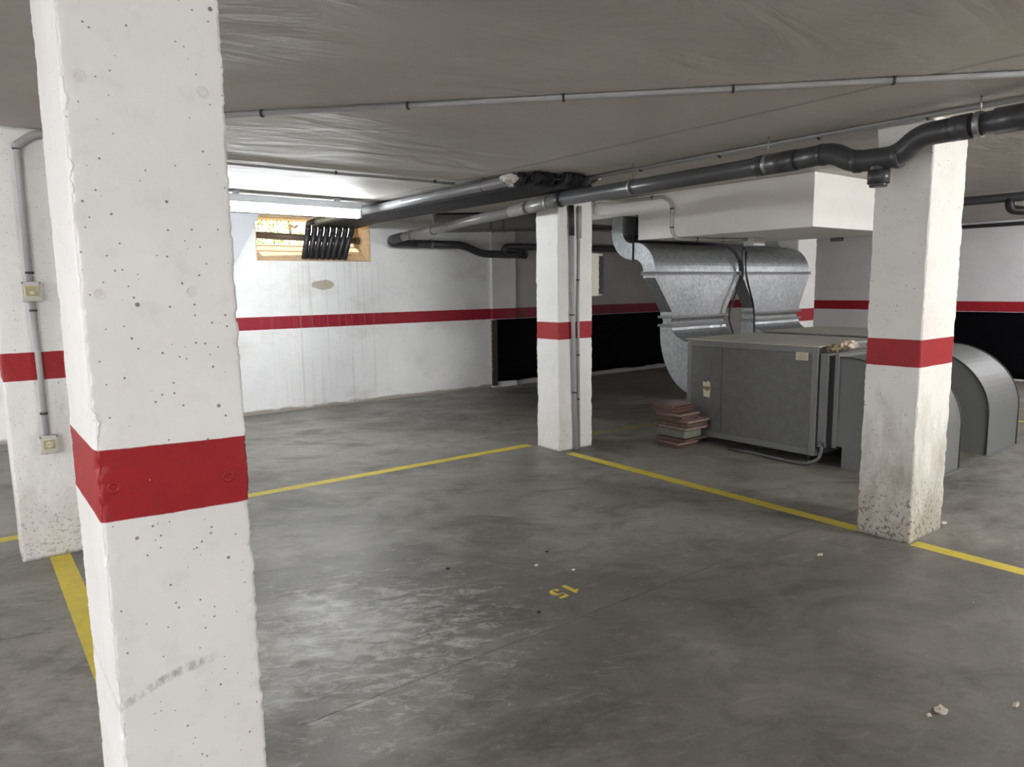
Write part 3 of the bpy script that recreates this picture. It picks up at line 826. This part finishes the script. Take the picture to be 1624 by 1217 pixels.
# ------------------------------------------------------------------ ventilation ducts (galvanised)
YF, YB = 4.93, 5.09     # front / back of the vertical duct
def duct(xa, xb, xc, xd, label, withS=True):
    """xa..xb at the top, xc..xd at the bottom"""
    o = empty('ventilation_duct', ((xc + xd) / 2, 5.0, .5))
    tag(o, label, 'duct', 'galvanised ventilation ducts')
    # lower elbow into the air handler
    poly = arc(4.60, 1.06, YB - 4.60, .64, 0, -90, 14) + arc(4.60, 1.10, YF - 4.60, .15, -90, 0, 8)
    poly = [(YB, 1.12)] + poly + [(YF, 1.12)]
    a = MB(); a.prism(poly, xc, xd, 'x'); a.build('lower_elbow', M['galv'], o)
    # flexible joint and flanges
    a = MB(); a.prism([(YF + .012, 1.12), (YF + .03, 1.16), (YF + .012, 1.205), (YB - .012, 1.205), (YB - .03, 1.16), (YB - .012, 1.12)], xc + .012, xd - .012, 'x'); a.build('flexible_joint', M['galv_dark'], o)
    for zz in (1.118, 1.207):
        a = MB(); a.box(xc - .020, xd + .020, YF - .020, YB + .020, zz - .013, zz + .013, bev=.003); a.build('flange', M['ahu_frame'], o)
    # transition
    a = MB(); bm = a.bm
    lo = [bm.verts.new(p) for p in ((xc, YF, 1.22), (xd, YF, 1.22), (xd, YB, 1.22), (xc, YB, 1.22))]
    l2 = [bm.verts.new(p) for p in ((xc, YF, 1.26), (xd, YF, 1.26), (xd, YB, 1.26), (xc, YB, 1.26))]
    h2 = [bm.verts.new(p) for p in ((xa, YF, 1.615), (xb, YF, 1.615), (xb, YB, 1.615), (xa, YB, 1.615))]
    hi = [bm.verts.new(p) for p in ((xa, YF, 1.655), (xb, YF, 1.655), (xb, YB, 1.655), (xa, YB, 1.655))]
    for A, B in ((lo, l2), (l2, h2), (h2, hi)):
        for i in range(4):
            j = (i + 1) % 4
            bm.faces.new((A[i], A[j], B[j], B[i]))
    bm.faces.new(lo[::-1]); bm.faces.new(hi)
    a.build('transition', M['galv'], o)
    for q0, q1, ex, mm in ((1.644, 1.660, .020, 'ahu_frame'), (1.660, 1.666, .006, 'clip'), (1.666, 1.680, .018, 'ahu_frame')):
        a = MB(); a.box(xa - ex, xb + ex, YF - ex, YB + ex, q0, q1, bev=.0015); a.build('flange' if mm != 'clip' else 'gasket', M[mm], o)
    # upper elbow turning away
    poly = arc(5.215, 1.672, 5.215 - YF, .305, 180, 90, 14) + arc(5.215, 1.672, 5.215 - YB, .135, 90, 180, 8)
    a = MB(); a.prism(poly, xa, xb, 'x'); a.build('upper_elbow', M['galv'], o)
    if withS:
        a = MB(); a.box(xa + .008, xb - .008, 5.213, 5.245, 1.80, 1.985); a.build('joint_band', M['black_cloth'], o)
        poly = [(5.243, 1.805)] + arc(5.245, 2.10, .295, .295, -90, 0, 12) + [(5.54, 2.262), (5.385, 2.262)] + arc(5.245, 2.10, .14, .128, 0, -90, 8)[0:]
        a = MB(); a.prism(poly, xa, xb, 'x'); a.build('riser_elbow', M['galv'], o)
        a = MB(); a.box(xa - .01, xb + .01, 5.378, 5.547, 2.10, 2.115); a.build('riser_flange', M['galv'], o)
    return o
duct(5.60, 7.00, 5.87, 6.78, 'galvanised ventilation duct with tapered hood nearest the tile stack')
duct(7.075, 8.44, 7.32, 8.25, 'galvanised ventilation duct with tapered hood farther from the tile stack')
a = MB(); a.box(5.90, 6.9, BY1 + .006, 5.37, 2.10, 2.258); tag(a.build('duct_wrap', M['black_cloth']), 'black rubber sleeve between the white ceiling box and the duct riser', 'sleeve')
a = MB()
for k in range(5):
    a.lump((5.66 + .06 * k, 5.30 + .02 * math.sin(k), 2.045 + .008 * k), .05, .04, .02, 30 + k, .4, 2)
tag(a.build('torn_insulation', M['black_cloth']), 'torn black insulation scrap at the duct riser bend', 'insulation')
a = MB(); a.tube([(5.66, 5.235, 2.262), (5.594, 5.235, 1.99), (5.590, 5.235, 1.79)], .003, 6)
tag(a.build('hanger_wire', M['wire']), 'thin dark hanger wire holding the nearer duct elbow', 'wire')

def cable(pts, label, r=.011):
    a = MB(); a.tube(pts, r, 8, smoothen=.12); tag(a.build('hanging_cable', M['black_pipe']), label, 'cable', 'black cables between the ducts')
cable([(6.62, 4.46, 1.95), (7.0, 4.88, 1.96), (6.96, 4.87, 1.84), (7.01, 4.87, 1.64), (6.80, 4.87, 1.33), (6.74, 4.87, 1.17), (6.85, 4.86, .95), (6.86, 4.84, .4)], 'black cable hanging along the right edge of the nearer duct')
cable([(7.03, 4.865, 1.90), (7.02, 4.86, 1.66), (7.21, 4.86, 1.26), (7.225, 4.86, .9), (7.225, 4.84, .4)], 'black cable hanging along the left edge of the farther duct')

# dark duct across to the window wall
o = empty('ventilation_duct', (5.8, 7.0, 2.25)); tag(o, 'dull dark rectangular duct hung high in the gloom left of the two-conduit pillar', 'duct')
a = MB(); a.box(-1.25, 1.25, -.24, .24, 2.25, 2.43, bev=.004); b_ = a.build('duct_body', M['dark_duct'])
a = MB()
for xx in (-.55, -.40): a.box(xx - .015, xx + .015, -.247, .247, 2.243, 2.449)
c_ = a.build('hanger_strap', M['hood_edge'])
for q in (b_, c_):
    q.location = (q.location.x, q.location.y, q.location.z - 2.25); q.parent = o
o.location = (5.86, 7.14, 2.25); o.rotation_euler = (0, 0, math.radians(-38))

# ------------------------------------------------------------------ air handling units
def ahu(x0, x1, y0, y1, z0, z1, label, feet):
    o = empty('air_handling_unit', ((x0 + x1) / 2, (y0 + y1) / 2, 0)); tag(o, label, 'air handling unit', 'grey air handling units')
    a = MB(); a.box(x0 + .004, x1 - .004, y0 + .004, y1 - .004, z0 + .004, z1 - .004); a.build('casing', M['ahu'], o)
    t = .055
    a = MB()
    for xx in (x0, x1 - t):
        for yy in (y0, y1 - t):
            a.box(xx, xx + t, yy, yy + t, z0, z1 - .001, bev=.004)
    for zz in (z0, z1 - t):
        for xx in (x0, x1 - t): a.box(xx, xx + t, y0 + t, y1 - t, zz, zz + t, bev=.003)
        for yy in (y0, y1 - t): a.box(x0 + t, x1 - t, yy, yy + t, zz, zz + t, bev=.003)
    a.build('frame', M['ahu_frame'], o)
    a = MB(); a.box(x0 - .012, x1 + .012, y0 - .012, y1 + .012, z1, z1 + .014, bev=.003); a.build('lid', M['dust_top'], o)
    ys = y0 + (y1 - y0) * .70
    a = MB(); a.box(x0 - .003, x0 + .004, ys + .004, y1 - t - .004, z0 + t + .004, z1 - t - .004, bev=.002); a.build('panel', M['ahu'], o)
    a = MB(); a.box(x0 - .003, x0 + .004, y0 + t + .004, ys - .004, z0 + t + .004, z1 - t - .004, bev=.002); a.build('panel', M['ahu'], o)
    for xx in (x0 + .08, x1 - .08):
        for yy in feet:
            a = MB(); a.tube([(xx, yy, .012), (xx, yy, z0)], .010, 10); a.tube([(xx, yy, 0), (xx, yy, .016)], .035, 14); a.build('foot', M['clip'], o)
    return o
A1 = ahu(5.70, 6.80, 3.215, 4.585, .07, 1.004, 'grey sheet metal air handling unit nearest the tile stack, paper label on its side', (3.30, 3.85, 4.42))
A2 = ahu(7.05, 8.12, 3.25, 4.585, .07, 1.014, 'grey air handling unit standing behind the labelled one, only its top showing', (3.35, 3.9, 4.42))
lb = MB(); lb.box(5.690, 5.6955, 3.300, 3.412, .888, .957); lb = lb.build('paper_label', M['paper'], A1); lb['label'] = 'yellowed paper label'
a = MB()
for k in range(5):
    a.box(5.6888, 5.6898, 3.308 + .004 * (k % 2), 3.402 - .018 * (k % 3), .947 - k * .012, .950 - k * .012)
a.build('faded_print', M['ink'], lb)
a = MB()
pr = [(4.385, .605), (4.345, .600), (4.322, .618), (4.300, .600), (4.298, .52), (4.304, .455), (4.372, .462), (4.378, .53)]
a.prism(pr, 5.690, 5.6955, 'x'); lt_ = a.build('torn_label', M['paper'], A1)
a = MB(); a.prism([(4.382, .56), (4.300, .565), (4.300, .53), (4.330, .515), (4.376, .535)], 5.6885, 5.6902, 'x'); a.build('tape_patch', M['brown_tape'], lt_)

# arched discharge hoods
def hood(x0, x1, label, front=2.375, back=3.02):
    o = empty('duct_hood', ((x0 + x1) / 2, 2.7, 0)); tag(o, label, 'duct hood', 'arched grey duct hoods')
    cy = back - .02
    outer = arc(cy, .36, cy - front, .57, 90, 180, 18)
    poly = [(back + .03, .93)] + outer + [(front, 0.0), (back - .02, 0.0), (back - .02, .18), (back + .03, .18)]
    a = MB(); a.prism(poly, x0, x1, 'x')
    for f in a.bm.faces: f.smooth = False
    a.build('shell', M['hood'], o)
    for xx in (x0 - .003, x1 + .003):
        a = MB()
        pts = [(xx, y, z) for y, z in ([(back + .03, .932)] + arc(cy, .36, cy - front + .003, .573, 90, 180, 18) + [(front - .003, 0.005)])]
        a.tube(pts, .006, 6)
        a.build('seam', M['hood_edge'], o)
    a = MB(); a.box(x0 - .03, x1 + .03, front - .035, front + .01, 0, .006)
    a.build('base_flange', M['hood'], o)
    # inlet flanges with the black flexible collar between them
    fl = MB()
    fl.box(x0 - .02, x1 + .02, back + .03, back + .062, .165, .955, bev=.003)
    fl.build('inlet_flange', M['hood'], o)
    fl = MB(); fl.box(x0 + .004, x1 - .004, back + .062, back + .115, .19, .935); fl.build('flexible_collar', M['black_cloth'], o)
    fl = MB(); fl.box(x0 - .03, x1 + .03, back + .115, back + .185, .155, .955, bev=.003); fl.build('inlet_flange', M['hood'], o)
    return o
hood(5.745, 6.455, 'arched grey duct hood in front, mostly hidden by the mould-speckled pillar', 2.375, 3.015)
hood(7.13, 7.84, 'arched grey duct hood behind, its curved top fully visible right of the pillar', 2.408, 3.05)
a = MB(); a.lump((5.80, 3.13, 1.000), .075, .045, .032, 3, .45, 3, 3.0)
tag(a.build('crumpled_paper', M['brown_tape'], smooth=False), 'crumpled brown paper lying on the hood collar', 'scrap')
a = MB(); a.lump((6.03, 3.12, 1.012), .10, .05, .042, 8, .45, 3, 3.0)
tag(a.build('crumpled_foil', M['foil'], smooth=False), 'crumpled pale foil lying on the hood collar beside the air handling unit', 'scrap')
a = MB(); a.tube([(5.60, 4.0, .016), (5.62, 3.72, .016), (5.585, 3.42, .016), (5.575, 3.22, .02), (5.64, 3.13, .07), (5.665, 3.125, .16), (5.68, 3.15, .20), (5.684, 3.185, .19)], .014, 10, smoothen=.12)
tag(a.build('grey_hose', M['pvc_light']), 'grey hose looping on the floor at the corner of the air handling unit', 'hose')

# ------------------------------------------------------------------ stack of brown tiles, from the floor up
stack = []   # (z0, thick, xmin, ymin, wx, wy, rot, material)
def tiles(n, z, th, x, y, wx, wy, rot, jit):
    for k in range(n):
        stack.append((z + th * k, th, x + R.uniform(-jit, jit) * 1.6, y + R.uniform(-jit, jit) * 1.6, wx, wy, rot + R.uniform(-.045, .045)))
tiles(5, .001, .0120, 5.285, 4.345, .285, .25, .0, .010)
tiles(2, .0612, .0125, 5.315, 4.30, .36, .34, .0, .008)
pk_z = .0864
tiles(6, .166, .0135, 5.335, 4.285, .31, .36, .0, .007)
tiles(1, .2472, .0125, 5.345, 4.275, .33, .385, .0, .004)
tiles(2, .260, .0130, 5.285, 4.340, .265, .25, .0, .008)
tiles(1, .2862, .0140, 5.295, 4.325, .29, .28, .0, .003)
tiles(3, .3005, .0125, 5.290, 4.325, .30, .29, .06, .010)
tiles(6, .3383, .0135, 5.240, 4.380, .30, .26, -.02, .012)
N = len(stack)
names = ['topmost', 'second', 'third', 'fourth', 'fifth', 'sixth', 'seventh', 'eighth', 'ninth', 'tenth', 'eleventh', 'twelfth', 'thirteenth', 'fourteenth', 'fifteenth', 'sixteenth', 'seventeenth', 'eighteenth', 'nineteenth', 'twentieth', 'twenty-first', 'twenty-second', 'twenty-third', 'twenty-fourth', 'twenty-fifth', 'lowest']
for i, (z, th, x, y, wx, wy, rot) in enumerate(stack):
    a = MB()
    bm = a.bm
    # slab with slightly uneven broken edges
    n = 8
    loop = []
    for sx, sy, dx, dy, L in ((0, 0, 1, 0, wx), (wx, 0, 0, 1, wy), (wx, wy, -1, 0, wx), (0, wy, 0, -1, wy)):
        for k in range(n):
            t = L * k / n
            e = .003 * noise.noise(Vector((t * 25, i * 3.3, sx + sy * 2)))
            loop.append((sx + dx * t - dy * e - wx / 2, sy + dy * t + dx * e - wy / 2))
    c, s_ = math.cos(rot), math.sin(rot)
    loop = [(x + wx / 2 + c * p - s_ * q, y + wy / 2 + s_ * p + c * q) for p, q in loop]
    a.prism(loop, z + .0008, z + th - .0008, 'z')
    bmesh.ops.bevel(bm, geom=[e for e in bm.edges if abs(e.verts[0].co.z - e.verts[1].co.z) < 1e-6], offset=.001, segments=1, affect='EDGES')
    r = N - 1 - i
    lab = 'brown ceramic floor tile, %s %s' % (('topmost' if r == 0 else 'lowest' if i == 0 else names[r] + ' from the top'), 'of the stack beside the air handling unit')
    m = M['tile_face'] if r < 6 else (M['tile_pale'] if (i % 5 == 3) else M['tile'])
    tag(a.build('floor_tile', m), lab, 'tile', 'brown floor tiles in the stack')
a = MB(); a.box(5.345, 5.60, 4.315, 4.66, pk_z, .1655, bev=.016)
bmesh.ops.subdivide_edges(a.bm, edges=a.bm.edges[:], cuts=4, use_grid_fill=True)
for v in a.bm.verts:
    k = .008 * noise.noise(v.co * 14)
    if v.co.z < .16 and v.co.z > pk_z + .004: v.co += Vector((k, k, 0))
tag(a.build('wrapped_package', M['package'], smooth=True), 'grey-green soft package squeezed between brown tiles in the stack', 'package')

# ------------------------------------------------------------------ small things
o = empty('vent_grille', (WALLX, 6.98, 2.29)); tag(o, 'small black vent grille high on the right wall beside the mould-speckled pillar', 'vent')
a = MB(); a.box(WALLX - .012, WALLX, 6.86, 7.10, 2.285, 2.372); a.build('frame', M['clip'], o)
a = MB()
for k in range(8):
    for j in range(2):
        a.box(WALLX - .015, WALLX - .011, 6.872 + k * .028, 6.892 + k * .028, 2.294 + j * .038, 2.324 + j * .038)
a.build('slat', M['conduit'], o)

def debris(name, x, y, rx, ry, rz, seed, m, label):
    a = MB(); a.lump((x, y, rz * .3), rx * .8, ry * .8, rz * .55, seed, .6, 2, 1.8)
    for v in a.bm.verts: v.co.z = max(v.co.z, .0003)
    tag(a.build(name, M[m], smooth=False), label, 'debris')
debris('plaster_chip', 2.696, .99, .040, .026, .012, 1, 'chip', 'pale flat plaster chip on the floor near the lower right corner')
debris('plaster_chip', 2.632, 1.006, .014, .012, .007, 2, 'chip', 'tiny pale plaster crumb just beside the flat plaster chip')
debris('plaster_chip', 2.95, .835, .032, .012, .008, 3, 'chip', 'pale plaster sliver at the right edge of the bay floor')
debris('grit_lump', 2.07, 2.52, .016, .012, .010, 4, 'dark_chip', 'dark grit lump on the floor near the stencilled number')
debris('grit_lump', 2.61, 3.10, .015, .010, .008, 5, 'dark_chip', 'dark grit lump on the floor behind the stencilled number')
debris('grit_lump', 2.02, 3.25, .016, .012, .009, 6, 'dark_chip', 'dark grit lump alone on the open middle of the bay floor')
debris('plaster_chip', 2.43, 2.98, .014, .010, .008, 7, 'plaster_lump', 'white plaster crumb beyond the stencilled number, farther of two')
debris('plaster_chip', 2.545, 2.80, .014, .009, .008, 8, 'plaster_lump', 'white plaster crumb beyond the stencilled number, nearer of two')
debris('plaster_chip', 4.90, 1.86, .035, .022, .016, 9, 'plaster_lump', 'white plaster chip on the floor at the foot of the mould-speckled pillar')
debris('plaster_chip', 3.79, 2.07, .030, .016, .006, 10, 'chip', 'pale plaster chip before the mould-speckled pillar inside the bay')

# ------------------------------------------------------------------ outside the window
MB().box(0, 8, WALLY + .5, 14, 1.9, 2.06).build('ground_outside', M['soil'])['kind'] = 'structure'
a = MB()
for k in range(2600):
    x, y, z = R.uniform(1.2, 4.3), R.uniform(10.6, 11.6), 2.06 + 1.5 * R.random()
    if noise.noise(Vector((x * 1.3, y, z * 1.4))) < -.12: continue
    s_ = R.uniform(.04, .08)
    u = Vector((R.uniform(-1, 1), R.uniform(-1, 1), R.uniform(-1, 1))).normalized() * s_
    v = u.orthogonal().normalized() * s_ * .5
    p = Vector((x, y, z))
    a.quad(p - u, p + v, p + u, p - v)
tag(a.build('leafy_shrub', M['leaf']), 'sunlit green shrub outside behind the window mesh', 'shrub')

# ------------------------------------------------------------------ light, camera, view
wd = bpy.data.worlds.new('daylight'); S.world = wd
wd.use_nodes = True
bg = wd.node_tree.nodes['Background']
bg.inputs[0].default_value = (1.0, .95, .85, 1)
bg.inputs[1].default_value = 2.2
sun = bpy.data.lights.new('sun', 'SUN'); sun.energy = 7.0; sun.angle = .01; sun.color = (1, .92, .78)
so = bpy.data.objects.new('sun', sun); COL.objects.link(so)
so.location = (3.7, 13, 8)
so.rotation_euler = Vector((.35, -1, -1.35)).to_track_quat('-Z', 'Y').to_euler()

f, pitch, roll, yaw = 1139.4485334, math.radians(7.717096), math.radians(-.766613), math.radians(52.618768)
Fv = Vector((math.cos(yaw) * math.cos(pitch), math.sin(yaw) * math.cos(pitch), -math.sin(pitch)))
Rt = Vector((math.sin(yaw), -math.cos(yaw), 0))
Up = Rt.cross(Fv)
R2 = Rt * math.cos(roll) + Up * math.sin(roll)
U2 = -Rt * math.sin(roll) + Up * math.cos(roll)
cam = bpy.data.cameras.new('camera')
cam.sensor_width = 36.0
cam.lens = 36.0 * f / 1624
cam.clip_start = .05
co = bpy.data.objects.new('camera', cam); COL.objects.link(co)
mt = Matrix((R2, U2, -Fv)).transposed().to_4x4()
mt.translation = (0, 0, 1.55)
co.matrix_world = mt
S.camera = co

S.view_settings.view_transform = 'Standard'
S.view_settings.look = 'None'
S.view_settings.gamma = 1.0
S.view_settings.exposure = 1.75
S.view_settings.use_curve_mapping = False
S.cycles.max_bounces = 7
S.cycles.diffuse_bounces = 5
S.cycles.sample_clamp_indirect = 8.0
S.cycles.glossy_bounces = 3
